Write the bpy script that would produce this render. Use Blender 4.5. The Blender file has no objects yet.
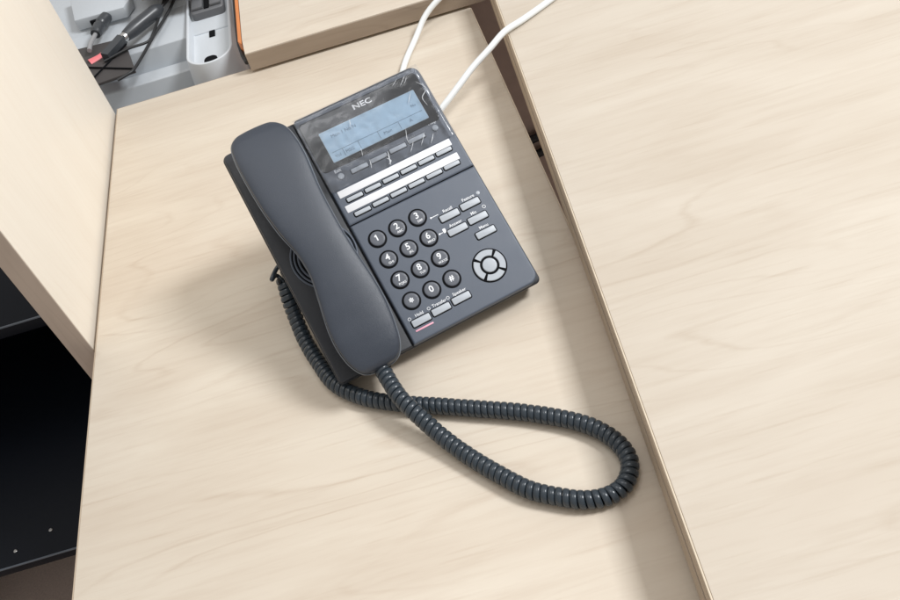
import bpy, bmesh, math, random
from mathutils import Vector, Matrix, noise
random.seed(4)
sc = bpy.context.scene
COL = sc.collection

# ------------------------------------------------------------------ camera
cam = bpy.data.cameras.new('camera'); cam_o = bpy.data.objects.new('camera', cam); COL.objects.link(cam_o)
cam.sensor_width = 36; cam.lens = 921/900*36; cam.clip_start = .02; cam.clip_end = 50
right = Vector((0.95825, -0.19903, -0.20527)); fwd = Vector((-0.0116, 0.6903, -0.72343)).normalized()
right = (right - fwd*right.dot(fwd)).normalized(); up = right.cross(fwd)
R3 = Matrix((right, up, -fwd)).transposed()
cam_o.matrix_world = Matrix.Translation((0, 0, .5684)) @ R3.to_4x4()
sc.camera = cam_o

# ------------------------------------------------------------------ light: a bright office, window on the right
w = bpy.data.worlds.new('World'); sc.world = w; w.use_nodes = True
bg = w.node_tree.nodes['Background']; bg.inputs[0].default_value = (1, .955, .90, 1); bg.inputs[1].default_value = .54

def area(name, loc, target, sx, sy, power, col):
    l = bpy.data.lights.new(name, 'AREA'); l.shape = 'RECTANGLE'; l.size = sx; l.size_y = sy; l.energy = power; l.color = col
    o = bpy.data.objects.new(name, l); COL.objects.link(o); o.location = loc
    d = Vector(target) - Vector(loc); o.rotation_euler = d.to_track_quat('-Z', 'Y').to_euler(); return o
area('window_light', (3.05, .30, 3.75), (0, .6, 0), 1.0, 1.15, 188, (.97, .985, 1))
area('overhead_fill', (-.1, .75, 2.4), (0, .6, 0), 1.3, 1.0, 11, (.97, .98, 1))  # added unseen lamp: soft overhead fill and highlights on the film
sc.view_settings.view_transform = 'Standard'; sc.view_settings.look = 'None'; sc.view_settings.gamma = 1
sc.view_settings.exposure = 0.02
try: sc.view_settings.use_curve_mapping = False
except Exception: pass
sc.render.resolution_x = 1024; sc.render.resolution_y = 683

# ------------------------------------------------------------------ materials
def mat(name, col, rough=.5, metal=0, bump=0, bscale=400, spec=.5, var=0, vscale=30):
    m = bpy.data.materials.new(name); m.use_nodes = True; nt = m.node_tree; b = nt.nodes['Principled BSDF']
    b.inputs['Base Color'].default_value = (*col, 1); b.inputs['Roughness'].default_value = rough
    b.inputs['Metallic'].default_value = metal; b.inputs['Specular IOR Level'].default_value = spec
    tc = nt.nodes.new('ShaderNodeTexCoord')
    if var:
        n = nt.nodes.new('ShaderNodeTexNoise'); n.inputs['Scale'].default_value = vscale; n.inputs['Detail'].default_value = 6
        nt.links.new(tc.outputs['Object'], n.inputs['Vector'])
        mx = nt.nodes.new('ShaderNodeMix'); mx.data_type = 'RGBA'
        mx.inputs[6].default_value = (*[c*(1-var) for c in col], 1); mx.inputs[7].default_value = (*[min(1, c*(1+var)) for c in col], 1)
        nt.links.new(n.outputs['Fac'], mx.inputs[0]); nt.links.new(mx.outputs[2], b.inputs['Base Color'])
        mr = nt.nodes.new('ShaderNodeMapRange'); mr.inputs[1].default_value = .3; mr.inputs[2].default_value = .7
        mr.inputs[3].default_value = rough*.88; mr.inputs[4].default_value = min(1, rough*1.12)
        nt.links.new(n.outputs['Fac'], mr.inputs[0]); nt.links.new(mr.outputs[0], b.inputs['Roughness'])
    if bump:
        n2 = nt.nodes.new('ShaderNodeTexNoise'); n2.inputs['Scale'].default_value = bscale; n2.inputs['Detail'].default_value = 3
        nt.links.new(tc.outputs['Object'], n2.inputs['Vector'])
        bp = nt.nodes.new('ShaderNodeBump'); bp.inputs['Strength'].default_value = bump; bp.inputs['Distance'].default_value = .0006
        nt.links.new(n2.outputs['Fac'], bp.inputs['Height']); nt.links.new(bp.outputs[0], b.inputs['Normal'])
    return m

def wood(name, light, dark, offset, axis=0, rough=.42, streak=1.0):
    """pale laminate: long soft streaks, cathedral figure and short fine pores along one axis"""
    m = bpy.data.materials.new(name); m.use_nodes = True; nt = m.node_tree; b = nt.nodes['Principled BSDF']; L = nt.links.new
    tc = nt.nodes.new('ShaderNodeTexCoord')
    def nz(sc3, scale, detail, rg, dist=0):
        mp = nt.nodes.new('ShaderNodeMapping'); s = [sc3[1]]*3; s[axis] = sc3[0]
        mp.inputs['Scale'].default_value = s; mp.inputs['Location'].default_value = offset
        L(tc.outputs['Object'], mp.inputs['Vector'])
        n = nt.nodes.new('ShaderNodeTexNoise'); n.inputs['Scale'].default_value = scale; n.inputs['Detail'].default_value = detail
        n.inputs['Roughness'].default_value = rg; n.inputs['Distortion'].default_value = dist
        L(mp.outputs[0], n.inputs['Vector']); return n.outputs['Fac']
    def mr(x, a, c, lo=0, hi=1):
        r = nt.nodes.new('ShaderNodeMapRange'); r.inputs[1].default_value = a; r.inputs[2].default_value = c; r.inputs[3].default_value = lo; r.inputs[4].default_value = hi
        L(x, r.inputs[0]); return r.outputs[0]
    def math_(op, a, c):
        q = nt.nodes.new('ShaderNodeMath'); q.operation = op
        for i, v in enumerate((a, c)):
            if isinstance(v, (int, float)): q.inputs[i].default_value = v
            else: L(v, q.inputs[i])
        return q.outputs[0]
    broad = mr(nz((2.2, 8), 1.5, 4, .55, .8), .34, .68)
    figure = nz((1.3, 7.5), 1.0, 2, .45, .25)                                     # contour lines of a smooth field = cathedral grain
    rings = math_('ABSOLUTE', math_('SUBTRACT', math_('FRACT', math_('MULTIPLY', math_('ADD', figure, math_('MULTIPLY', nz((9, 60), 1.4, 3, .6), .022)), 19), 0), .5), 0)
    rings = mr(rings, .40, .5, 0, 1); ringmask = mr(nz((1.2, 4), 2.2, 2, .5), .45, .62)
    rings = math_('MULTIPLY', rings, ringmask)
    fine = mr(nz((7, 95), 1.5, 6, .62), .45, .70)
    pore = mr(nz((12, 210), 1.2, 2, .5), .60, .74)
    tot = math_('ADD', math_('MULTIPLY', broad, .46*streak), math_('ADD', math_('MULTIPLY', rings, .34*streak), math_('ADD', math_('MULTIPLY', fine, .24*streak), math_('MULTIPLY', pore, .22*streak))))
    mx = nt.nodes.new('ShaderNodeMix'); mx.data_type = 'RGBA'; mx.inputs[6].default_value = (*light, 1); mx.inputs[7].default_value = (*dark, 1)
    cl = nt.nodes.new('ShaderNodeClamp'); L(tot, cl.inputs[0]); L(cl.outputs[0], mx.inputs[0]); L(mx.outputs[2], b.inputs['Base Color'])
    L(mr(fine, 0, 1, rough, rough+.1), b.inputs['Roughness']); b.inputs['Specular IOR Level'].default_value = .4
    bp = nt.nodes.new('ShaderNodeBump'); bp.inputs['Strength'].default_value = .08; bp.inputs['Distance'].default_value = .0005
    L(pore, bp.inputs['Height']); L(bp.outputs[0], b.inputs['Normal'])
    return m

MW = wood('maple_laminate', (.70, .630, .530), (.54, .445, .350), (0, 0, 0))
MW2 = wood('maple_laminate_raised', (.70, .635, .545), (.55, .465, .372), (3.1, 1.7, .4))
MW3 = wood('maple_laminate_far', (.70, .63, .535), (.55, .46, .365), (7.3, 4.1, .9))
MWV = wood('maple_laminate_upright', (.86, .80, .705), (.77, .685, .58), (2.3, 6.2, 1.9), axis=2, streak=.6)
MEDGE = wood('edge_band_brown', (.37, .30, .235), (.27, .21, .16), (1, 2, 3), rough=.5)
MEDGE2 = wood('edge_band_beige', (.50, .405, .305), (.37, .29, .21), (4, 2, 3), axis=1, rough=.5)
MCORE = mat('edge_core_line', (.70, .60, .47), .5, var=.08, vscale=200)
MBODY = mat('charcoal_plastic', (.018, .021, .028), .42, bump=.28, bscale=2600, var=.06, vscale=60)
MPANEL = mat('slate_plastic', (.088, .106, .140), .40, bump=.25, bscale=2600, var=.05, vscale=60)
MHAND = mat('handset_plastic', (.038, .047, .065), .34, bump=.3, bscale=2600, var=.08, vscale=45)
MDARK = mat('black_plastic', (.004, .0045, .006), .7, spec=.12)
MKEY = mat('key_plastic', (.105, .115, .138), .38, bump=.1, bscale=1500)
MGREY = mat('grey_key_plastic', (.44, .475, .52), .38, var=.04, vscale=90)
MWHITE = mat('white_print', (.85, .87, .9), .5)
MSTRIP = mat('white_paper_strip', (.88, .89, .92), .8, spec=.2, var=.03, vscale=60)
MLENS = mat('display_lens', (.018, .021, .027), .12)
MLCD = mat('lcd_glass', (.42, .57, .70), .22, var=.05, vscale=25)
MLCDT = mat('lcd_segments', (.13, .19, .27), .3)
MPINK = mat('red_lamp', (.85, .42, .52), .35)
MCORD = mat('cord_rubber', (.032, .043, .055), .28, var=.12, vscale=120)
MCABLE = mat('white_cable_sheath', (.80, .83, .84), .42, var=.03, vscale=80)
MTRAY = mat('grey_tray_plastic', (.50, .535, .57), .45, bump=.1, bscale=900, var=.05, vscale=20)
MHOUS = mat('pale_grey_plastic', (.62, .66, .70), .38, var=.04, vscale=30)
MSLID = mat('dark_grey_plastic', (.13, .135, .145), .45, var=.08)
MBLK = mat('black_steel', (.004, .006, .011), .55, bump=.1, bscale=600, spec=.2)
MRUB = mat('black_rubber', (.016, .017, .019), .5)
MADP = mat('adapter_plastic', (.045, .05, .057), .35, var=.1)
MMET = mat('plug_metal', (.62, .62, .62), .3, metal=1)
MPLUG = mat('pink_plug', (.80, .20, .22), .4)
MPLATE = mat('charcoal_plate', (.055, .05, .05), .55, var=.15)
MORANGE = mat('orange_edge', (.62, .22, .07), .5, var=.15, vscale=40)
MCARPET = mat('brown_carpet', (.55, .44, .39), .95, bump=1, bscale=900, var=.25, vscale=300)
MUNDER = mat('brown_board', (.40, .31, .27), .6, var=.12, vscale=60)
MMETAL = mat('steel_leg', (.35, .35, .36), .4, metal=1)
MFOOT = mat('stand_plastic', (.05, .053, .06), .5)

def film_mat():
    m = bpy.data.materials.new('clear_film'); m.use_nodes = True; nt = m.node_tree; L = nt.links.new
    for n in list(nt.nodes): nt.nodes.remove(n)
    out = nt.nodes.new('ShaderNodeOutputMaterial'); tr = nt.nodes.new('ShaderNodeBsdfTransparent'); tr.inputs[0].default_value = (.97, .98, 1, 1)
    gl = nt.nodes.new('ShaderNodeBsdfGlossy'); gl.inputs['Roughness'].default_value = .17
    df = nt.nodes.new('ShaderNodeBsdfDiffuse'); df.inputs[0].default_value = (.8, .84, .88, 1)
    lw = nt.nodes.new('ShaderNodeFresnel'); lw.inputs[0].default_value = 1.5
    ad = nt.nodes.new('ShaderNodeMath'); ad.operation = 'ADD'; ad.inputs[1].default_value = .02; L(lw.outputs[0], ad.inputs[0])
    m1 = nt.nodes.new('ShaderNodeMixShader'); m2 = nt.nodes.new('ShaderNodeMixShader'); m2.inputs[0].default_value = .02
    L(ad.outputs[0], m1.inputs[0]); L(tr.outputs[0], m1.inputs[1]); L(gl.outputs[0], m1.inputs[2])
    L(m1.outputs[0], m2.inputs[1]); L(df.outputs[0], m2.inputs[2]); L(m2.outputs[0], out.inputs[0])
    return m
MFILM = film_mat()
MCREASE_HL = mat('film_crease_highlight', (.80, .83, .87), .25); MCREASE_HL.node_tree.nodes['Principled BSDF'].inputs['Alpha'].default_value = .72  # whitish colour stands in for highlights on the film's wrinkles

# ------------------------------------------------------------------ mesh helpers
def link(name, me, m, parent=None, loc=(0, 0, 0), rot=(0, 0, 0), smooth=None):
    o = bpy.data.objects.new(name, me); COL.objects.link(o); o.location = loc; o.rotation_euler = rot
    if m and not me.materials: me.materials.append(m)
    if parent: o.parent = parent
    if smooth is not None:
        for p in me.polygons: p.use_smooth = True
        if smooth < 180:
            try: me.set_sharp_from_angle(angle=math.radians(smooth))
            except Exception: pass
    return o
def mesh(v, f):
    me = bpy.data.meshes.new('m'); me.from_pydata([tuple(a) for a in v], [], f); me.update(); return me
def fixn(me):
    bm = bmesh.new(); bm.from_mesh(me); bmesh.ops.recalc_face_normals(bm, faces=bm.faces); bm.to_mesh(me); bm.free(); return me
def tag(o, label, cat, group=None, kind=None):
    if label: o['label'] = label
    if cat: o['category'] = cat
    if group: o['group'] = group
    if kind: o['kind'] = kind
    return o
def empty(name, loc, rz=0):
    o = bpy.data.objects.new(name, None); COL.objects.link(o); o.location = loc; o.rotation_euler = (0, 0, rz); o.empty_display_size = .02; return o

def rr(u0, u1, v0, v1, rad, seg=6):
    """rounded rectangle, radii (bl, br, tr, tl)"""
    if isinstance(rad, (int, float)): rad = (rad,)*4
    pts = []
    for (cx, cy, sx, sy, a0), r in zip(((u0, v0, 1, 1, 180), (u1, v0, -1, 1, 270), (u1, v1, -1, -1, 0), (u0, v1, 1, -1, 90)), rad):
        r = max(r, 1e-5)
        for k in range(seg+1):
            a = math.radians(a0+90*k/seg); pts.append((cx+sx*r+r*math.cos(a), cy+sy*r+r*math.sin(a)))
    return pts
def rr_loft(u0, u1, v0, v1, rad, rings, seg=6, capb=True):
    """rings: (inset, n) from bottom to top"""
    if isinstance(rad, (int, float)): rad = (rad,)*4
    V = []; F = []; N = 4*(seg+1)
    for d, n in rings:
        V += [(a, b, n) for a, b in rr(u0+d, u1-d, v0+d, v1-d, [max(r-d, 1e-5) for r in rad], seg)]
    for i in range(len(rings)-1):
        for k in range(N): F.append((i*N+k, i*N+(k+1) % N, (i+1)*N+(k+1) % N, (i+1)*N+k))
    F.append(tuple(range((len(rings)-1)*N, len(rings)*N)))
    if capb: F.append(tuple(reversed(range(N))))
    return mesh(V, F)
def box(x0, x1, y0, y1, z0, z1, bev=.0012, seg=2):
    bm = bmesh.new(); bmesh.ops.create_cube(bm, size=1)
    for v in bm.verts: v.co = Vector(((x0+x1)/2+v.co.x*(x1-x0), (y0+y1)/2+v.co.y*(y1-y0), (z0+z1)/2+v.co.z*(z1-z0)))
    if bev: bmesh.ops.bevel(bm, geom=bm.edges[:], offset=bev, segments=seg, affect='EDGES', profile=.5)
    me = bpy.data.meshes.new('m'); bm.to_mesh(me); bm.free(); return me
def prism(poly, z0, z1, bev=.001):
    bm = bmesh.new(); vs = [bm.verts.new((x, y, z0)) for x, y in poly]; f = bm.faces.new(vs)
    r = bmesh.ops.extrude_face_region(bm, geom=[f]); bmesh.ops.translate(bm, verts=[g for g in r['geom'] if isinstance(g, bmesh.types.BMVert)], vec=(0, 0, z1-z0))
    bmesh.ops.recalc_face_normals(bm, faces=bm.faces)
    if bev: bmesh.ops.bevel(bm, geom=bm.edges[:], offset=bev, segments=2, affect='EDGES', profile=.5)
    me = bpy.data.meshes.new('m'); bm.to_mesh(me); bm.free(); return me
def spline(P, n):
    """Catmull-Rom resampled to n points of even spacing"""
    P = [Vector(p) for p in P]; Q = [2*P[0]-P[1]] + P + [2*P[-1]-P[-2]]; out = []
    for i in range(1, len(Q)-2):
        a, b, c, d = Q[i-1:i+3]
        for k in range(24):
            t = k/24; out.append(.5*((2*b)+(c-a)*t+(2*a-5*b+4*c-d)*t*t+(3*b-a-3*c+d)*t**3))
    out.append(P[-1])
    S = [0]
    for i in range(1, len(out)): S.append(S[-1]+(out[i]-out[i-1]).length)
    res = []; j = 0
    for k in range(n):
        s = S[-1]*k/(n-1)
        while j < len(S)-2 and S[j+1] < s: j += 1
        t = (s-S[j])/max(S[j+1]-S[j], 1e-9); res.append(out[j].lerp(out[j+1], min(max(t, 0), 1)))
    return res, S[-1]
def frames(P):
    T = [(P[min(i+1, len(P)-1)]-P[max(i-1, 0)]).normalized() for i in range(len(P))]
    n = T[0].orthogonal().normalized(); Fr = []
    for t in T:
        n = (n-t*n.dot(t)).normalized(); Fr.append((t, n, t.cross(n)))
    return Fr
def tube(P, r, n=60, seg=12, rfun=None, res=True):
    if res: P, _ = spline(P, n)
    else: P = [Vector(p) for p in P]
    Fr = frames(P); V = []; F = []
    for i, (p, (t, a, b)) in enumerate(zip(P, Fr)):
        rad = rfun(i/(len(P)-1)) if rfun else r
        for k in range(seg): q = 2*math.pi*k/seg; V.append(p+(a*math.cos(q)+b*math.sin(q))*rad)
    for i in range(len(P)-1):
        for k in range(seg): F.append((i*seg+k, i*seg+(k+1) % seg, (i+1)*seg+(k+1) % seg, (i+1)*seg+k))
    F.append(tuple(reversed(range(seg)))); F.append(tuple(range((len(P)-1)*seg, len(P)*seg)))
    return mesh(V, F)
FONTC = {}
def text_mesh(s, size, bold=0, wide=1):
    key = (s, size, bold, wide)
    if key in FONTC: return FONTC[key]
    c = bpy.data.curves.new('t', 'FONT'); c.body = s; c.size = size; c.align_x = 'CENTER'; c.align_y = 'CENTER'; c.offset = bold; c.resolution_u = 3
    c.extrude = .00006
    o = bpy.data.objects.new('t', c); COL.objects.link(o)
    me = bpy.data.meshes.new_from_object(o.evaluated_get(bpy.context.evaluated_depsgraph_get()))
    bpy.data.objects.remove(o)
    for v in me.vertices: v.co.x *= wide
    FONTC[key] = me; return me

# ------------------------------------------------------------------ the desks and what stands round them
floor = link('floor', box(-2.5, 2.5, -1.5, 4, -.78, -.73, 0), MCARPET); floor['kind'] = 'structure'

def board(root, me, m, name='top'): return link(name, me, m, root, smooth=30)
# low desk under the phone
DX0, DX1, DY1 = -.332, .111, 1.007
d1 = tag(empty('desk', (0, 0, -.73)), 'low maple desk top that the telephone stands on', 'desk')
board(d1, box(DX0+.0012, DX1-.0012, -.3, DY1-.0012, .73-.025, .73, .0008), MW)
link('edge_band', box(DX0, DX0+.0011, -.3, DY1, .73-.0252, .7294, .0002), MEDGE2, d1)
link('edge_band', box(DX1-.0011, DX1, -.3, DY1, .73-.0252, .7294, .0002), MCORE, d1)
link('edge_band', box(DX0+.002, DX1-.002, DY1-.0011, DY1, .73-.0252, .7294, .0002), MEDGE, d1)
for x, y in ((-.28, -.2), (.05, -.2), (-.28, .93), (.05, .93)):
    link('leg', box(x-.02, x+.02, y-.02, y+.02, 0, .7045, .003), MMETAL, d1)

# higher desk on the right, turned a few degrees
RZ = .048; RT = .040
d2 = tag(empty('desk', (0, 0, -.73)), 'wide maple desk, higher than its neighbour, with a white cable lying across it', 'desk')
def rx(y): return .0870+(y-.2126)*(.1293-.0870)/(.9131-.2126)
Y0, Y1 = -.3, .985
board(d2, prism([(rx(Y0)+.0015, Y0), (1.1, Y0), (1.1, Y1), (rx(Y1)+.0015, Y1)], .73+RZ-RT, .73+RZ, .0008), MW2)
link('edge_band', prism([(rx(Y0)-.0004, Y0), (rx(Y0)+.0014, Y0), (rx(Y1)+.0014, Y1), (rx(Y1)-.0004, Y1)], .73+RZ-RT+.0005, .73+RZ-.0022, .0004), MEDGE2, d2)
link('edge_lip', prism([(rx(Y0)+.0002, Y0), (rx(Y0)+.00142, Y0), (rx(Y1)+.00142, Y1), (rx(Y1)+.0002, Y1)], .73+RZ-.0021, .73+RZ-.0004, .0004), MCORE, d2)
link('edge_line', prism([(rx(Y0)-.0009, Y0), (rx(Y0)-.0005, Y0), (rx(Y1)-.0005, Y1), (rx(Y1)-.0009, Y1)], .73+RZ-.0165, .73+RZ-.0145, 0), MEDGE, d2)
for x, y in ((.2, -.2), (1.02, -.2), (.22, .9), (1.02, .9)):
    link('leg', box(x-.02, x+.02, y-.02, y+.02, 0, .73+RZ-RT-.0005, .003), MMETAL, d2)

# far desk, its front edge just over the low desk's back edge
d3 = tag(empty('desk', (0, 0, -.73)), 'maple desk with a brown front edge behind the telephone', 'desk')
board(d3, prism([(-.161, .9955), (1.3, .9955), (1.3, 1.8), (-.1632, 1.8), (-.1632, 1.03)], .733, .756, .0008), MW3)
link('edge_band', box(-.1608, 1.3, .9935, .9950, .7335, .7554, .0003), MEDGE, d3)
link('edge_band', prism([(-.1685, 1.03), (-.1640, 1.022), (-.1640, 1.8), (-.1685, 1.8)], .7335, .7552, .0006), MORANGE, d3)
link('edge_seal', tube([(-.1630, .9985, .743), (-.1655, 1.005, .743), (-.1668, 1.014, .743), (-.1690, 1.03, .742), (-.1715, 1.06, .742), (-.1725, 1.2, .742), (-.1725, 1.8, .742)], .0028, 50, 8), MRUB, d3)
link('modesty_panel', box(-.1, 1.2, 1.03, 1.048, .1, .7325, .001), MUNDER, d3)
for x, y in ((-.12, 1.7), (1.2, 1.7), (1.2, 1.08)):
    link('leg', box(x-.02, x+.02, y-.02, y+.02, 0, .7325, .003), MMETAL, d3)

# upright side panel on the left
PX0, PX1, PY0, PY1 = -.3565, -.3362, .616, 1.006
pn = tag(empty('upright_panel', (-.346, .8, -.73)), 'upright pale maple panel with brown front edge, left of the low desk', 'panel')
def rel(o, *a): return (a[0]-o.location.x, a[1]-o.location.x, a[2]-o.location.y, a[3]-o.location.y, a[4]-o.location.z, a[5]-o.location.z)
link('board', box(*rel(pn, PX0, PX1, PY0+.0012, PY1, -.73, .62), .0008), MWV, pn, smooth=30)
link('edge_band', box(*rel(pn, PX0+.0004, PX1-.0004, PY0, PY0+.0011, -.73, .62), .0003), wood('edge_band_upright', (.47, .395, .335), (.36, .295, .245), (2, 2, 5), axis=2), pn)

# black shelf unit behind the panel
bs = tag(empty('shelf_unit', (-.62, .85, -.73)), 'black steel shelf unit below desk level left of the upright panel', 'shelf')
def bbox(name, *a, bev=.0012): return link(name, box(*rel(bs, *a), bev), MBLK, bs, smooth=30)
bbox('shelf', -.95, -.362, .797, 1.10, -.118, -.100, bev=.0022)
for y, z in ((.7965, -.1002), (.6205, -.3002)):
    link('shelf_edge_highlight', box(*rel(bs, -.95, -.362, y-.0012, y+.0008, z-.0012, z+.0008), .0004), mat('steel_edge_highlight', (.10, .12, .15), .35), bs)  # paler strip paints the highlight along each shelf's front edge
bbox('shelf', -.95, -.362, .621, 1.10, -.316, -.300, bev=.0022)
bbox('back_panel', -.95, -.362, 1.1005, 1.112, -.73, -.06)
for x in (-.9505, -.3615):
    bbox('side_panel', x-.006 if x < -.5 else x-.0001, x if x < -.5 else x+.004, .797, 1.10, -.73, -.06)
for x, y in ((-.5415, .655), (-.583, .640)):
    link('screw', rr_loft(-.0022, .0022, -.0022, .0022, .0022, [(0, 0), (0, .0008), (.0006, .0013)], 4), MMET, bs, (x+.62, y-.85, .43), smooth=40)

# ------------------------------------------------------------------ cable tray with its contents
tr = tag(empty('cable_tray', (-.25, 1.15, -.13)), 'stepped grey plastic cable tray sunk behind the low desk', 'tray')
def steps(x0, x1, prof, thick=.003):
    V = []; F = []; n = len(prof)
    for x in (x0, x1):
        V += [(x, y, z) for y, z in prof]
    for i in range(n-1): F.append((i, n+i, n+i+1, i+1))
    return mesh(V, F)
ox, oy, oz = tr.location
prof = [(1.012, -.075), (1.098, -.072), (1.1015, -.0315), (1.104, -.030), (1.126, -.030), (1.1285, -.0315), (1.134, -.045), (1.146, -.044), (1.150, -.012), (1.153, -.010), (1.225, -.004), (1.232, .002), (1.42, .002)]
me = steps(-.50-ox, -.175-ox, [(y-oy, z-oz) for y, z in prof]); fixn(me)
o = link('tray_shell', me, MTRAY, tr, smooth=25); md = o.modifiers.new('s', 'SOLIDIFY'); md.thickness = .003
md = o.modifiers.new('b', 'BEVEL'); md.width = .0012; md.segments = 2; md.limit_method = 'ANGLE'
link('support_foot', box(-.48-ox, -.46-ox, 1.3-oy, 1.34-oy, -.73-oz, -.003-oz, .002), MTRAY, tr)
link('support_foot', box(-.20-ox, -.18-ox, 1.3-oy, 1.34-oy, -.73-oz, -.003-oz, .002), MTRAY, tr)

# cable holder with rounded nose
hd = tag(empty('cable_holder', (-.214, 1.147, -.03)), 'pale grey plastic holder with a rounded nose and a dark grey slider', 'holder')
hx0, hx1, hy0, hy1 = -.0305, .0305, -.099, .23
base = rr_loft(hx0, hx1, hy0, hy1, (.030, .030, .004, .004), [(-.006, -.04), (-.004, .0), (0, .028), (.0006, .0296), (.0014, .030), (.0032, .030), (.0040, .0294), (.0045, .028), (.006, .018), (.008, .0165)], 12)
link('shell', base, MHOUS, hd, smooth=40)
link('slider', rr_loft(-.0225, .0225, .031, .15, (.006, .006, .003, .003), [(0, .017), (0, .032), (.001, .033), (.002, .0334)], 5), MSLID, hd, smooth=40)
for s in (-1, 1):
    link('slider_rail', box(s*.0125-.0075, s*.0125+.0075, .037, .148, .0336, .0375, .0008), MSLID, hd, smooth=30)
link('slot', box(-.0036, .0042, -.012, .0305, .0160, .0180, .0004), MDARK, hd)
link('slot', box(-.0035, .0035, .035, .148, .0336, .0352, .0004), MDARK, hd)
link('clip', rr_loft(-.0085, .0085, -.091, -.075, (.002, .002, .007, .007), [(0, .016), (0, .0255), (.0012, .0265)], 6), MDARK, hd, smooth=40)

# plate, plugs, leads
pl = tag(empty('cover_plate', (-.36, 1.15, .003)), 'dark plate with a raised cross lying in the cable tray', 'plate')
link('plate', prism([(-.012, -.078), (.050, -.072), (.030, .022), (-.045, .030)], -.004, .0, .0008), MPLATE, pl)
for a in ((-.010, -.070, .036, .000), (.047, -.068, -.03, -.022)):
    link('rib', tube([(a[0], a[1], .0012), (a[2], a[3], .0012)], .0011, 6, 6), MDARK, pl)

ad = tag(empty('power_plug', (-.314, 1.165, .002)), 'black barrel plug with a bare metal collar in the cable tray', 'plug')
def A(x, y, z): return (x+.314, y-1.165, z-.002)
link('barrel', tube([A(-.3225, 1.160, .010), A(-.300, 1.182, .011), A(-.274, 1.206, .012)], .0085, 26, 16, lambda t: .0072+.0024*math.sin(min(1, t*3)*math.pi/2)-(.0045*max(0, (t-.86)/.14))), MADP, ad, smooth=50)
link('collar', tube([A(-.3275, 1.155, .0098), A(-.3222, 1.1603, .010)], .0062, 6, 14), MMET, ad, smooth=50)
link('connector', tube([A(-.349, 1.123, .008), A(-.336, 1.142, .009), A(-.327, 1.1556, .0098)], .008, 14, 4), MADP, ad)
link('lead', tube([A(-.2745, 1.2055, .012), A(-.262, 1.225, .014), A(-.258, 1.26, .014), A(-.26, 1.40, .012)], .0024, 30, 10), MRUB, ad, smooth=60)

def lead(label, pts, r, m=MRUB, group=None):
    b = pts[0]; o = empty('cable', b)
    link('sheath', tube([(p[0]-b[0], p[1]-b[1], p[2]-b[2]) for p in pts], r, 70, 10), m, o, smooth=60)
    return tag(o, label, 'cable', group), b
lead('thin black cable bending past the barrel plug in the tray', [(-.352, 1.118, .006), (-.321, 1.132, .006), (-.296, 1.143, .002), (-.287, 1.16, .004), (-.278, 1.205, .006), (-.272, 1.25, .008), (-.27, 1.4, .008)], .0018)
lead('thin black cable reaching lowest, to the corner of the dark plate', [(-.331, 1.062, .0055), (-.320, 1.068, .0055), (-.3086, 1.080, .0055), (-.289, 1.150, .002), (-.257, 1.238, .006), (-.24, 1.4, .006)], .0020)
fe, fb = lead('grey cable with a black ferrite core, beside the upright panel', [(-.372, 1.150, .010), (-.3715, 1.168, .010), (-.366, 1.192, .010), (-.36, 1.213, .011), (-.348, 1.232, .012), (-.3405, 1.262, .013), (-.341, 1.4, .012)], .0030, mat('grey_lead', (.30, .30, .31), .4))
def B(x, y, z): return (x-fb[0], y-fb[1], z-fb[2])
link('ferrite_core', tube([B(-.3665, 1.190, .010), B(-.360, 1.213, .011), B(-.3500, 1.230, .012)], .008, 22, 14, lambda t: .0078 if .08 < t < .45 or .55 < t < .92 else .0066), MADP, fe, smooth=40)
link('lead_top', tube([B(-.350, 1.230, .0122), B(-.3405, 1.262, .0132), B(-.341, 1.4, .0122)], .0033, 24, 10), MRUB, fe, smooth=60)
pk = tag(empty('pink_plug', (-.3614, 1.137, -.006)), 'small pink moulded plug half hidden by the upright panel', 'plug')
link('body', tube([(-.012, -.004, .004), (.0, .002, .005), (.006, .007, .006)], .008, 16, 14, lambda t: .0085-.0022*t), MPLUG, pk, smooth=50)
link('pin', tube([(.006, .007, .006), (.012, .013, .007)], .0018, 6, 8), MMET, pk)
gb = tag(empty('adapter_box', (-.365, 1.26, .003)), 'light grey box at the back of the cable tray', 'box')
link('case', prism([(-.045, .05), (-.030, -.032), (.040, -.036), (.049, -.015), (.036, .06)], 0, .016, .002), MTRAY, gb, smooth=30)
link('cable_socket', box(-.01, .012, -.0385, -.0345, .003, .011, .0006), MDARK, gb)
fb_ = tag(empty('far_board', (-.255, 1.362, .003)), 'narrow brown board crossing behind the cable tray', 'board')
link('board', prism([(-.040, -.150), (.034, -.165), (.037, -.165), (.037, .05), (-.075, .05)], .022, .040, .001), MEDGE, fb_, smooth=30)
link('bracket', box(-.05, .06, .0, .05, 0, .0215, .001), MSLID, fb_)

# things seen down the gap between the low and the high desk
for k, (x, z, lab) in enumerate(((.17, -.235, 'upper black cable in the gap between low and high desk'), (.175, -.262, 'lower black cable in the gap between low and high desk'))):
    lead(lab, [(.05, 1.015, z-.03), (x-.05, 1.018, z-.012), (x, 1.02, z), (x+.08, 1.018, z+.012), (x+.25, 1.02, z+.03)], .006)

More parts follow.
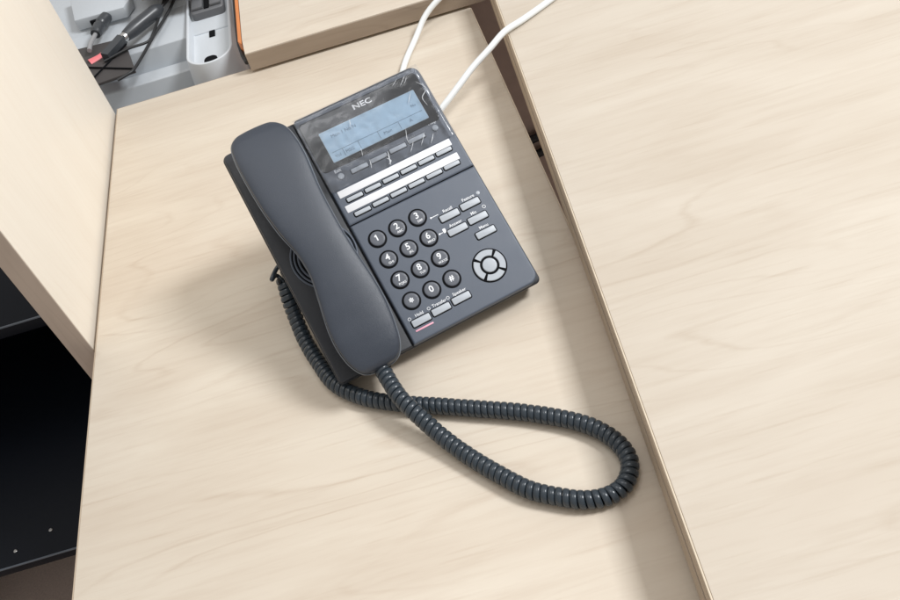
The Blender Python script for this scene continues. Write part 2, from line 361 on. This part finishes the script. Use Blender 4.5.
# ------------------------------------------------------------------ the telephone
YAW = .2581; PIT = math.radians(32); W = .182; LN = .2161
ph = tag(empty('telephone', (-.1084, .4703, 0), YAW), 'charcoal desk telephone with display, keypad and clear film on top', 'telephone')
MP = Matrix.Translation((0, 0, .022)) @ Matrix.Rotation(PIT, 4, 'X')
mm = .001
def part(name, me, m, u=0, v=0, n=0, parent=None, smooth=35):
    """u, v, n in mm on the sloping face"""
    if parent is None: return link(name, me, m, ph, MP @ Vector((u*mm, v*mm, n*mm)), (PIT, 0, 0), smooth)
    return link(name, me, m, parent, (u*mm, v*mm, n*mm), (0, 0, 0), smooth)
def S(u0, u1, v0, v1, rad, rings, seg=6):
    rad = [r*mm for r in rad] if not isinstance(rad, (int, float)) else rad*mm
    return rr_loft(u0*mm, u1*mm, v0*mm, v1*mm, rad, [(d*mm, n*mm) for d, n in rings], seg)

housing = part('housing', S(-2, 183, -2, 216, (4, 5, 9, 6), [(9, -27), (5, -26), (2.2, -16), (.6, -10), (0, -8), (.3, -7), (1.2, -6.4)], 8), MBODY)
cradle = part('cradle', S(-1, 63.6, -1.2, 214.5, (3, .6, .6, 6), [(0, -6.3), (0, -4.2), (.5, -3.3), (1.3, -3.0)], 8), MBODY)
face = part('key_panel', S(64.4, 181, -1.2, 110.4, (.6, 9, .5, .5), [(0, -6.3), (0, -1.6), (.35, -.6), (1.1, -.05), (1.8, 0)], 10), MPANEL)
disp = part('display_panel', S(64.4, 181, 110.9, 214.8, (.5, .5, 8, 3), [(0, -6.3), (0, -1.4), (.35, -.5), (1.1, -.05), (1.8, 0)], 10), MPANEL)
part('panel_joint', S(66, 180, 110.2, 111.1, .1, [(0, -3), (0, -.75)], 1), MDARK)
# speaker grille under the handset
for r in (27, 24.2, 21, 17.5, 14):
    pts = [(r*mm*math.cos(a), r*mm*math.sin(a), 0) for a in [2*math.pi*k/56 for k in range(57)]]
    part('grille_ring', tube(pts, .0009, 57, 8, res=False), MPANEL, 35, 99, -2.7, smooth=60)
part('grille_disc', S(-27, 27, -27, 27, 27, [(0, -2.9), (0, -2.75)], 12), MDARK, 35, 99, 0)
for vv in (186, 33):
    part('handset_rest', S(12, 54, vv-17, vv+17, 9, [(0, -3), (1, -1.4), (2.2, -1.2), (4, -1.6), (7, -2.6)], 8), MBODY)

# stand
# legs lean from the underside down to the desk
def under(v): return Vector((0, v*math.cos(PIT)+.026*math.sin(PIT), .022+v*math.sin(PIT)-.026*math.cos(PIT)))
for u in (.004, .168):
    a = under(.135); b = under(.165)
    q = [a, b, Vector((0, b.y+.016, .003)), Vector((0, b.y+.004, .003))]
    V = [(u+s, p.y, p.z) for s in (-.003, .003) for p in q]
    me = mesh(V, [(0, 1, 2, 3), (7, 6, 5, 4)]+[(i, 4+i, 4+(i+1) % 4, (i+1) % 4) for i in range(4)]); fixn(me)
    o = link('stand_leg', me, MFOOT, ph); bm_ = o.modifiers.new('b', 'BEVEL'); bm_.width = .001; bm_.segments = 2
    link('rubber_foot', box(u-.005, u+.005, b.y+.002, b.y+.018, .0002, .0032, .0008), MRUB, o)
q = under(.15); link('stand_plate', box(.0072, .1648, q.y+.006, q.y+.010, .006, q.z-.004, .001), MFOOT, ph)
for u in (.02, .15):
    link('rubber_foot', box(u-.006, u+.006, .022, .036, .0002, .013, .001), MRUB, ph)

# display
lens = part('display_lens', S(66, 176.5, 160.5, 209, 4, [(0, -.2), (0, .35), (.3, .6), (.8, .7)], 6), MLENS)
lcd = part('screen', S(-44.6, 44.6, -14.2, 14.2, .8, [(0, .0), (0, .18)], 3), MLCD, 123, 180, .72)
part('screen_frame', S(-44.9, 44.9, -14.5, 14.5, .8, [(0, .0), (0, .1)], 3), mat('screen_rim', (.42, .50, .57), .4), 0, 0, 0, lcd)
def lcdtext(s, size, u, v): part('screen_text', text_mesh(s, size*mm), MLCDT, u, v, .24, lcd, None)
lcdtext('Mon 1 No N', 4.4, -25, 7.5); lcdtext('Vol', 4, -38.5, -10); lcdtext('MSG', 4, -27.5, -10); lcdtext('Main', 4, 8, -10); lcdtext('A', 4.4, 30, -9.8); lcdtext('No', 3.6, 38, 1.5)
part('screen_line', S(-42, 42.5, -6.0, -5.6, .05, [(0, .18), (0, .26)], 1), MLCDT, 0, 0, 0, lcd)
for u in (-33, -18.5, 0, 19.5): part('screen_line', S(u-.2, u+.2, -13, -6.1, .05, [(0, .18), (0, .26)], 1), MLCDT, 0, 0, 0, lcd)
part('logo', text_mesh('NEC', 6.6*mm, .00016, 1.36), mat('logo_print', (.95, .96, .97), .5), 123.3, 202.6, .85, None, None)

# keys
def pill(l, h, rad, top, m, u, v, name, well=.9, base=0):
    k = part(name, S(-l/2, l/2, -h/2, h/2, rad, [(0, -.3), (0, top-.45), (.25, top-.12), (.7, top)], 4), m, u, v, base)
    part('key_well', S(-l/2-well, l/2+well, -h/2-well, h/2+well, rad+well, [(0, -.4), (0, .14), (.12, .2)], 4), MDARK, 0, 0, 0, k)
    return k
def legend(s, size, u, v, parent=None, n=.12, bold=0):
    return part('printed_text', text_mesh(s, size*mm, bold), MWHITE, u, v, n, parent or ptxt, None)
ptxt = face
LET = ['', 'ABC', 'DEF', 'GHI', 'JKL', 'MNO', 'PQRS', 'TUV', 'WXYZ', '', '', '']
for i, d in enumerate('123456789*0#'):
    u = 79.5+18.75*(i % 3); v = 90.6-19.6*(i//3)+.45*(i % 3)
    k = part('number_key', S(-6.3, 6.3, -6.3, 6.3, 6.3, [(0, -.3), (0, .75), (.3, 1.2), (.9, 1.4), (2.2, 1.35)], 8), MKEY, u, v, 0)
    part('key_well', S(-7.9, 7.9, -7.9, 7.9, 7.9, [(0, -.4), (0, .10), (.12, .14)], 10), MDARK, 0, 0, 0, k)
    if d == '*':
        for a in (0, 60, 120):
            s = part('printed_text', S(-2.1, 2.1, -.45, .45, .1, [(0, 1.2), (0, 1.5)], 2), MWHITE, 0, .3, 0, k); s.rotation_euler = (0, 0, math.radians(a+30))
    elif d == '1':
        p1 = [(-.55, -2.4), (.55, -2.4), (.55, 2.9), (-.3, 2.9), (-1.7, 1.75), (-1.2, 1.05), (-.55, 1.5)]
        part('printed_text', prism([(x*mm, y*mm) for x, y in p1], .0013, .00148, 0), MWHITE, -.2, .6, 0, k, None)
    else: legend(d, 7.6 if d != '#' else 6.6, -.2, 1.5 if LET[i] else .4, k, 1.48, .00014)
    if LET[i]: legend(LET[i], 2.7, .6, -3.5, k, 1.48, .00004)
for s, u, v in (('Recall', 141.3, 81), ('Feature', 161.2, 82), ('Answer', 141.4, 67.3), ('Mic', 161, 68.4), ('Menu', 160.8, 54.4)):
    pill(17.2, 5.6, .9, 1.3, MGREY, u, v, 'function_key'); legend(s, 3.7, u+(1 if s != 'Mic' else -1), v+5.5, None, .12, .00004)
for u0, u1, v0 in ((126.8, 133.5, 86.2), (126.5, 129.5, 70.6)):
    part('printed_symbol', S(u0, u1, v0-.3, v0+.3, .2, [(0, -.1), (0, .12)], 2), MWHITE)
    part('printed_symbol', S(u0-.9, u0+.7, v0-.8, v0+.8, .8, [(0, -.1), (0, .14)], 3), MWHITE)
part('printed_symbol', S(130, 132.6, 69.6, 73.4, .5, [(0, -.1), (0, .13)], 2), MWHITE)
ring = part('microphone_lamp', tube([(.0013*math.cos(a), .0013*math.sin(a), 0) for a in [2*math.pi*k/20 for k in range(21)]], .0003, 21, 6, res=False), MWHITE, 170.4, 74.8, .1)
part('feature_lamp', S(-1.6, 1.6, -1.6, 1.6, 1.6, [(0, -.1), (0, .2), (.2, .3)], 4), MGREY, 171.8, 87.6, 0)
for s, u, v in (('Hold', 78.8, 13.9), ('Transfer', 97.2, 14.4), ('Speaker', 116, 15)):
    pill(16.0, 5.6, .9, 1.3, MGREY, u, v, 'function_key'); legend(s, 3.7, u+1, v+5.4, None, .12, .00004)
for u, v in ((70.8, 19.0), (88.6, 19.7), (106.5, 20.3)):
    part('printed_symbol', tube([(.0012*math.cos(a), .0012*math.sin(a), 0) for a in [2*math.pi*k/16 for k in range(17)]], .00025, 17, 5, res=False), MWHITE, u, v, .1)
part('hold_lamp', S(-8, 8, -.7, .7, .5, [(0, -.1), (0, .25), (.2, .35)], 2), MPINK, 78.7, 7.9, 0)
# navigation pad
nav = part('navigation_pad', S(-14.6, 14.6, -14.6, 14.6, 14.6, [(0, -.4), (0, .15), (.2, .25)], 14), MDARK, 149.8, 28.3, 0)
for q in range(4):
    a0 = math.radians(45+90*q+6-90); a1 = math.radians(45+90*q+84-90); V = []; F = []; n = 12; lay = [(8.0, 12.8+.5, -.2), (8.0, 13.3, .95), (8.4, 12.9, 1.3)]
    for k in range(n+1):
        a = a0+(a1-a0)*k/n
        for ri, ro, z in lay: V += [(ri*mm*math.cos(a), ri*mm*math.sin(a), z*mm), (ro*mm*math.cos(a), ro*mm*math.sin(a), z*mm)]
    for k in range(n):
        b = k*6; c = b+6
        F += [(b, c, c+2, b+2), (b+2, c+2, c+4, b+4), (b+4, c+4, c+5, b+5), (b+5, c+5, c+3, b+3), (b+3, c+3, c+1, b+1)]
    F += [(0, 2, 3, 1), (2, 4, 5, 3)]; e = n*6; F += [(e, e+1, e+3, e+2), (e+2, e+3, e+5, e+4)]
    part('direction_key', fixn(mesh(V, F)), MGREY, 0, 0, 0, nav, 30)
part('centre_key', S(-6, 6, -6, 6, 6, [(0, -.2), (0, 1.2), (.3, 1.6), (1, 1.75)], 8), MGREY, 0, 0, 0, nav)
# line keys with paper strips
for r, (vs, vk) in enumerate(((138.4, 131.3), (124.4, 117.4))):
    st = part('paper_strip', S(-52.5, 52.5, -3.1, 3.1, .5, [(0, -.2), (0, .3), (.2, .4)], 2), MSTRIP, 121, vs, 0); st.rotation_euler = (PIT, 0, 0)
    for c in range(6): pill(14.2, 3.5, .8, 1.1, MGREY if True else MKEY, 79.8+16.9*c, vk+.02*16.9*c, 'line_key', .9)
for c in range(4): pill(15.4, 4.0, .6, 1.0, MGREY, 95+18.2*c, 152.2+.5*c, 'soft_key', .5)
for s, u, v in (('Exit', 78, 152.6), ('Help', 168, 155)):
    part('round_key', S(-2.7, 2.7, -2.7, 2.7, 2.7, [(0, -.2), (0, .8), (.4, 1.1), (1, 1.2)], 5), MGREY, u, v, 0)
    legend(s, 3.8, u-.3, v+5.6, disp, .12, .00006)

# crumpled protective film over the display half
nu, nv = 84, 60; V = []; F = []
for j in range(nv+1):
    for i in range(nu+1):
        u = 63.8+(182.4-63.8)*i/nu; v = 142.2+(216.4-142.2)*j/nv
        if j == 0: v += .8*noise.noise((u*.05, 2, 0))
        p = Vector((u*.045, v*.045, 3.3)); h = 0
        for fq, am in ((1, .8), (2.3, .5), (4.7, .3)): h += am*(1-abs(noise.noise(p*fq))*2.2)
        edge = min(1, (182.4-u)/4, (216.4-v)/4); n = 1.9+h*(.16+.2*max(0, min(1, (v-196)/8)) + .16*max(0, min(1, (172-u)/-6)) + .14*max(0, min(1, (164-v)/8)))
        if edge < 1: n = n*edge + (-3.0)*(1-edge)**1.6
        V.append((u*mm, v*mm, max(n, 1.7)*mm if edge >= 1 else n*mm))
for j in range(nv):
    for i in range(nu): a = j*(nu+1)+i; F.append((a, a+1, a+nu+2, a+nu+1))
film = part('protective_film', mesh(V, F), MFILM, 0, 0, 0, None, 180)
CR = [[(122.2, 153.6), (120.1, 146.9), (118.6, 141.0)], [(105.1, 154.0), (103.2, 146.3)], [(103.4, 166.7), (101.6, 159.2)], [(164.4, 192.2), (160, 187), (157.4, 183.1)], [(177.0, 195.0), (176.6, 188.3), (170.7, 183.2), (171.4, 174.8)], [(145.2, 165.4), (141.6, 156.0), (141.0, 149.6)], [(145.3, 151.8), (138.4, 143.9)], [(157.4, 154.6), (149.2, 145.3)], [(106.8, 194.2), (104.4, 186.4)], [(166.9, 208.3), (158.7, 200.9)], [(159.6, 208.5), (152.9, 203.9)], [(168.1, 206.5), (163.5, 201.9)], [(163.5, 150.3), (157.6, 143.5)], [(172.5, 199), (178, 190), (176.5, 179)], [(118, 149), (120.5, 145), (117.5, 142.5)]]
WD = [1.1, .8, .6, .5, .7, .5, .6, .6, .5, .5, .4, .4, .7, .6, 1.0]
for c, wd in zip(CR, WD):
    P, _ = spline([(a*mm, b*mm, .0034) for a, b in c] if len(c) > 2 else [(c[0][0]*mm, c[0][1]*mm, .0034), ((c[0][0]+c[1][0])/2*mm+.0003, (c[0][1]+c[1][1])/2*mm, .0036), (c[1][0]*mm, c[1][1]*mm, .0034)], 14)
    part('crease_highlight', tube(P, .001, 14, 5, lambda t, w=wd: max(.00006, w*.00055*math.sin(math.pi*t)**.6*(.75+.5*noise.noise((t*6, w*9, 1))) if 0 < t < 1 else .00005), res=False), MCREASE_HL, 0, 0, 0, film, 60)  # pale ridge, the wrinkle's bright streak put into its colour

# ------------------------------------------------------------------ handset resting in the cradle
hs = tag(empty('handset', (-.1084, .4703, 0), YAW), 'long charcoal telephone receiver lying in the cradle', 'handset')
SECT = [ # v, uL, uR, top n, rim n, bottom n
 (-8.6, 26, 39, 18, 15, 8), (-7.4, 19, 45.5, 23, 19, 3), (-4.4, 15.4, 49.4, 25.6, 21, 0), (1, 12.2, 52.6, 27.6, 22, -1.2), (8, 9.8, 55, 29.4, 23, -1.5), (20, 8.2, 57.2, 31.5, 24, -1.2), (33, 8.6, 58.6, 33, 25, -.6), (46, 10.6, 58.8, 34.2, 26, 5), (60, 13.2, 58, 35.2, 27, 13), (80, 16.4, 56, 36, 28, 17), (100, 15.0, 54.8, 36.3, 28.5, 18), (120, 10.2, 54.6, 36, 28, 17), (140, 7.4, 55.0, 35.2, 27, 13), (156, 6.2, 56.6, 34.2, 26, 6), (172, 5.6, 58.2, 33, 25, 0), (186, 5.6, 58.0, 31.6, 24, -1), (196, 6.2, 57.0, 30, 23, -1.2), (204, 7.6, 54.5, 28.4, 22, -.8), (209, 10.2, 50.5, 26.6, 21, 1), (212.4, 15.0, 46, 24.5, 20, 6), (214, 22, 40, 22, 18.5, 11)]
def lerp_sec(v):
    for a, b in zip(SECT, SECT[1:]):
        if a[0] <= v <= b[0]:
            t = (v-a[0])/(b[0]-a[0]); return [x+(y-x)*t for x, y in zip(a, b)]
def half(up):
    V = []; F = []; n = 25; secs = []
    for a, b in zip(SECT, SECT[1:]):
        secs.append(a); secs.append(tuple((x+y)/2 for x, y in zip(a, b)))
    secs.append(SECT[-1])
    for v, ul, ur, tp, rm, bt in secs:
        c = (ul+ur)/2; hw = (ur-ul)/2
        for k in range(n):
            t = math.pi*k/(n-1); x = math.cos(t); y = math.sin(t)
            if up:   # flat-topped with tight shoulders
                e = .30; X = math.copysign(abs(x)**(.62), x); Yy = y**e if y > 0 else 0
                Yy = Yy*.86 + .14*(1-X*X)
                V.append(((c-hw*X)*mm, v*mm, (rm+(tp-rm)*Yy)*mm))
            else:
                e = .45; X = math.copysign(abs(x)**(.5), x); Yy = y**e if y > 0 else 0
                s = 1-.16*Yy
                V.append(((c-(hw-.5)*X*s)*mm, v*mm, (rm-.5-(rm-.5-bt)*Yy)*mm))
    for i in range(len(secs)-1):
        for k in range(n-1): F.append((i*n+k, i*n+k+1, (i+1)*n+k+1, (i+1)*n+k))
    F.append(tuple(range(n))); e = (len(secs)-1)*n; F.append(tuple(reversed(range(e, e+n))))
    # close across the rim
    for i in range(len(secs)-1): F.append((i*n, (i+1)*n, (i+1)*n+n-1, i*n+n-1))
    return fixn(mesh(V, F))
def hpart(name, me, m, u=0, v=0, n=0, smooth=50): return link(name, me, m, hs, MP @ Vector((u*mm, v*mm, n*mm)), (PIT, 0, 0), smooth)
up_ = hpart('upper_shell', half(True), MHAND)
up_.modifiers.new('sub', 'SUBSURF').levels = 1; up_.modifiers['sub'].render_levels = 2
lo_ = hpart('lower_shell', half(False), MBODY); lo_.modifiers.new('sub', 'SUBSURF').levels = 1
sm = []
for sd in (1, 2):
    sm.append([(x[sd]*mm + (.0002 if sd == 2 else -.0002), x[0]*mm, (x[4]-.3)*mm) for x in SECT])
seam_highlight = sm[0][::-1] + sm[1]; seam_highlight.append(seam_highlight[0])
hpart('seam_highlight', tube(seam_highlight, .00055, 220, 6), mat('seam_highlight_plastic', (.16, .18, .21), .25))  # shell joint, coloured lighter to paint the bright rim highlight
hpart('cord_socket', S(32.5, 40.5, -8.5, -3, 1.5, [(0, 1), (0, 8), (.8, 9)], 4), MDARK)

# ------------------------------------------------------------------ coiled cord
CP = [(-.1385, .575, .047), (-0.1389, 0.5632, 0.035), (-0.1383, 0.5526, 0.022), (-0.1349, 0.5335, 0.012), (-0.1277, 0.5105, 0.0076), (-0.1165, 0.4827, 0.007), (-0.0967, 0.4618, 0.007), (-0.0721, 0.4466, 0.007), (-0.0387, 0.4313, 0.007), (-0.0099, 0.4179, 0.007), (0.0182, 0.4047, 0.007), (0.0447, 0.3894, 0.007), (0.0631, 0.3754, 0.007), (0.0747, 0.3604, 0.007), (0.0799, 0.3455, 0.007), (0.0785, 0.3332, 0.007), (0.0703, 0.3219, 0.007), (0.0575, 0.3173, 0.007), (0.0418, 0.3194, 0.007), (0.0264, 0.327, 0.007), (0.0081, 0.3389, 0.007), (-0.009, 0.3574, 0.007), (-0.0264, 0.3788, 0.0075), (-0.0407, 0.3984, 0.01), (-0.0519, 0.4148, 0.0155), (-0.0601, 0.4276, 0.0205), (-0.0664, 0.4397, 0.024), (-0.0715, 0.4566, 0.027), (-0.0735, 0.4640, 0.029)]
cord = tag(empty('coiled_cord', (0, .38, 0)), 'dark coiled cord looping over the desk from telephone to receiver', 'cord')
CB = Vector(cord.location)
dense, length = spline(CP, 400); Fr = frames(dense)
PITCH = .0051; turns = int(length/PITCH); SPT = 22; NS = turns*SPT; RC = .0051; CSEG = 10
V = []; F = []
for i in range(NS+1):
    s = i/NS*(len(dense)-1); j = min(int(s), len(dense)-2); t = s-j
    p = dense[j].lerp(dense[j+1], t); T = Fr[j][0].lerp(Fr[j+1][0], t).normalized(); a = Fr[j][1].lerp(Fr[j+1][1], t); a = (a-T*a.dot(T)).normalized(); b = T.cross(a)
    th = 2*math.pi*i/SPT; wob = 1+.035*noise.noise((i/SPT*.55, 3, 7)); er = a*math.cos(th)+b*math.sin(th)
    for k in range(CSEG):
        f = 2*math.pi*k/CSEG; cx, sx = math.cos(f), math.sin(f)
        V.append(p+er*(RC*wob+.0016*math.copysign(abs(cx)**.7, cx)) + T*(.00248*math.copysign(abs(sx)**.75, sx)) - CB)
for i in range(NS):
    for k in range(CSEG): F.append((i*CSEG+k, i*CSEG+(k+1) % CSEG, (i+1)*CSEG+(k+1) % CSEG, (i+1)*CSEG+k))
F.append(tuple(reversed(range(CSEG)))); F.append(tuple(range(NS*CSEG, (NS+1)*CSEG)))
link('coil', fixn(mesh(V, F)), MCORD, cord, smooth=70)
def cl(pts): return [Vector(p)-CB for p in pts]
hb = Matrix.Translation((-.1084, .4703, 0)) @ Matrix.Rotation(YAW, 4, 'Z') @ MP
q0 = hb @ Vector((.0365, -.006, .005)); q1 = hb @ Vector((.0365, -.011, .004))
link('straight_end', tube(cl([q0, q1, (-.0728, .4625, .0265), (-.0715, .4566, .027)]), .0024, 16, 10), MCORD, cord, smooth=60)
s0 = hb @ Vector((.008, .118, -.024))
link('straight_end', tube(cl([s0, s0+Vector((-.010, -.004, -.004)), s0+Vector((-.016, -.014, -.006)), (-.1435, .580, .050), (-.1385, .573, .046)]), .0019, 24, 10), MCORD, cord, smooth=60)
link('plug', box(s0.x-.006-CB.x, s0.x+.006-CB.x, s0.y-.004-CB.y, s0.y+.012-CB.y, s0.z-.004-CB.z, s0.z+.002-CB.z, .0008), MDARK, cord)

# ------------------------------------------------------------------ white network cables
lead('white cable running back from the telephone over the brown edge of the far desk', [(-.02, .79, .06), (-.005, .83, .02), (.0031, .8712, .006), (.0157, .9132, .0038), (.036, .955, .005), (.055, .975, .018), (.0775, .985, .0285), (.104, 1.0, .0305), (.15, 1.03, .0298), (.25, 1.08, .0298)], .0034, MCABLE)
lead('white cable running from the telephone across the higher desk', [(-.005, .755, .035), (.0202, .7637, .024), (.0404, .7748, .031), (.058, .7879, .037), (.0789, .8053, .043), (.1011, .8195, .049), (.1219, .8353, .0535), (.1449, .8492, .0522), (.1806, .8715, .0514), (.2357, .9066, .0514), (.32, .95, .0514)], .0034, MCABLE)
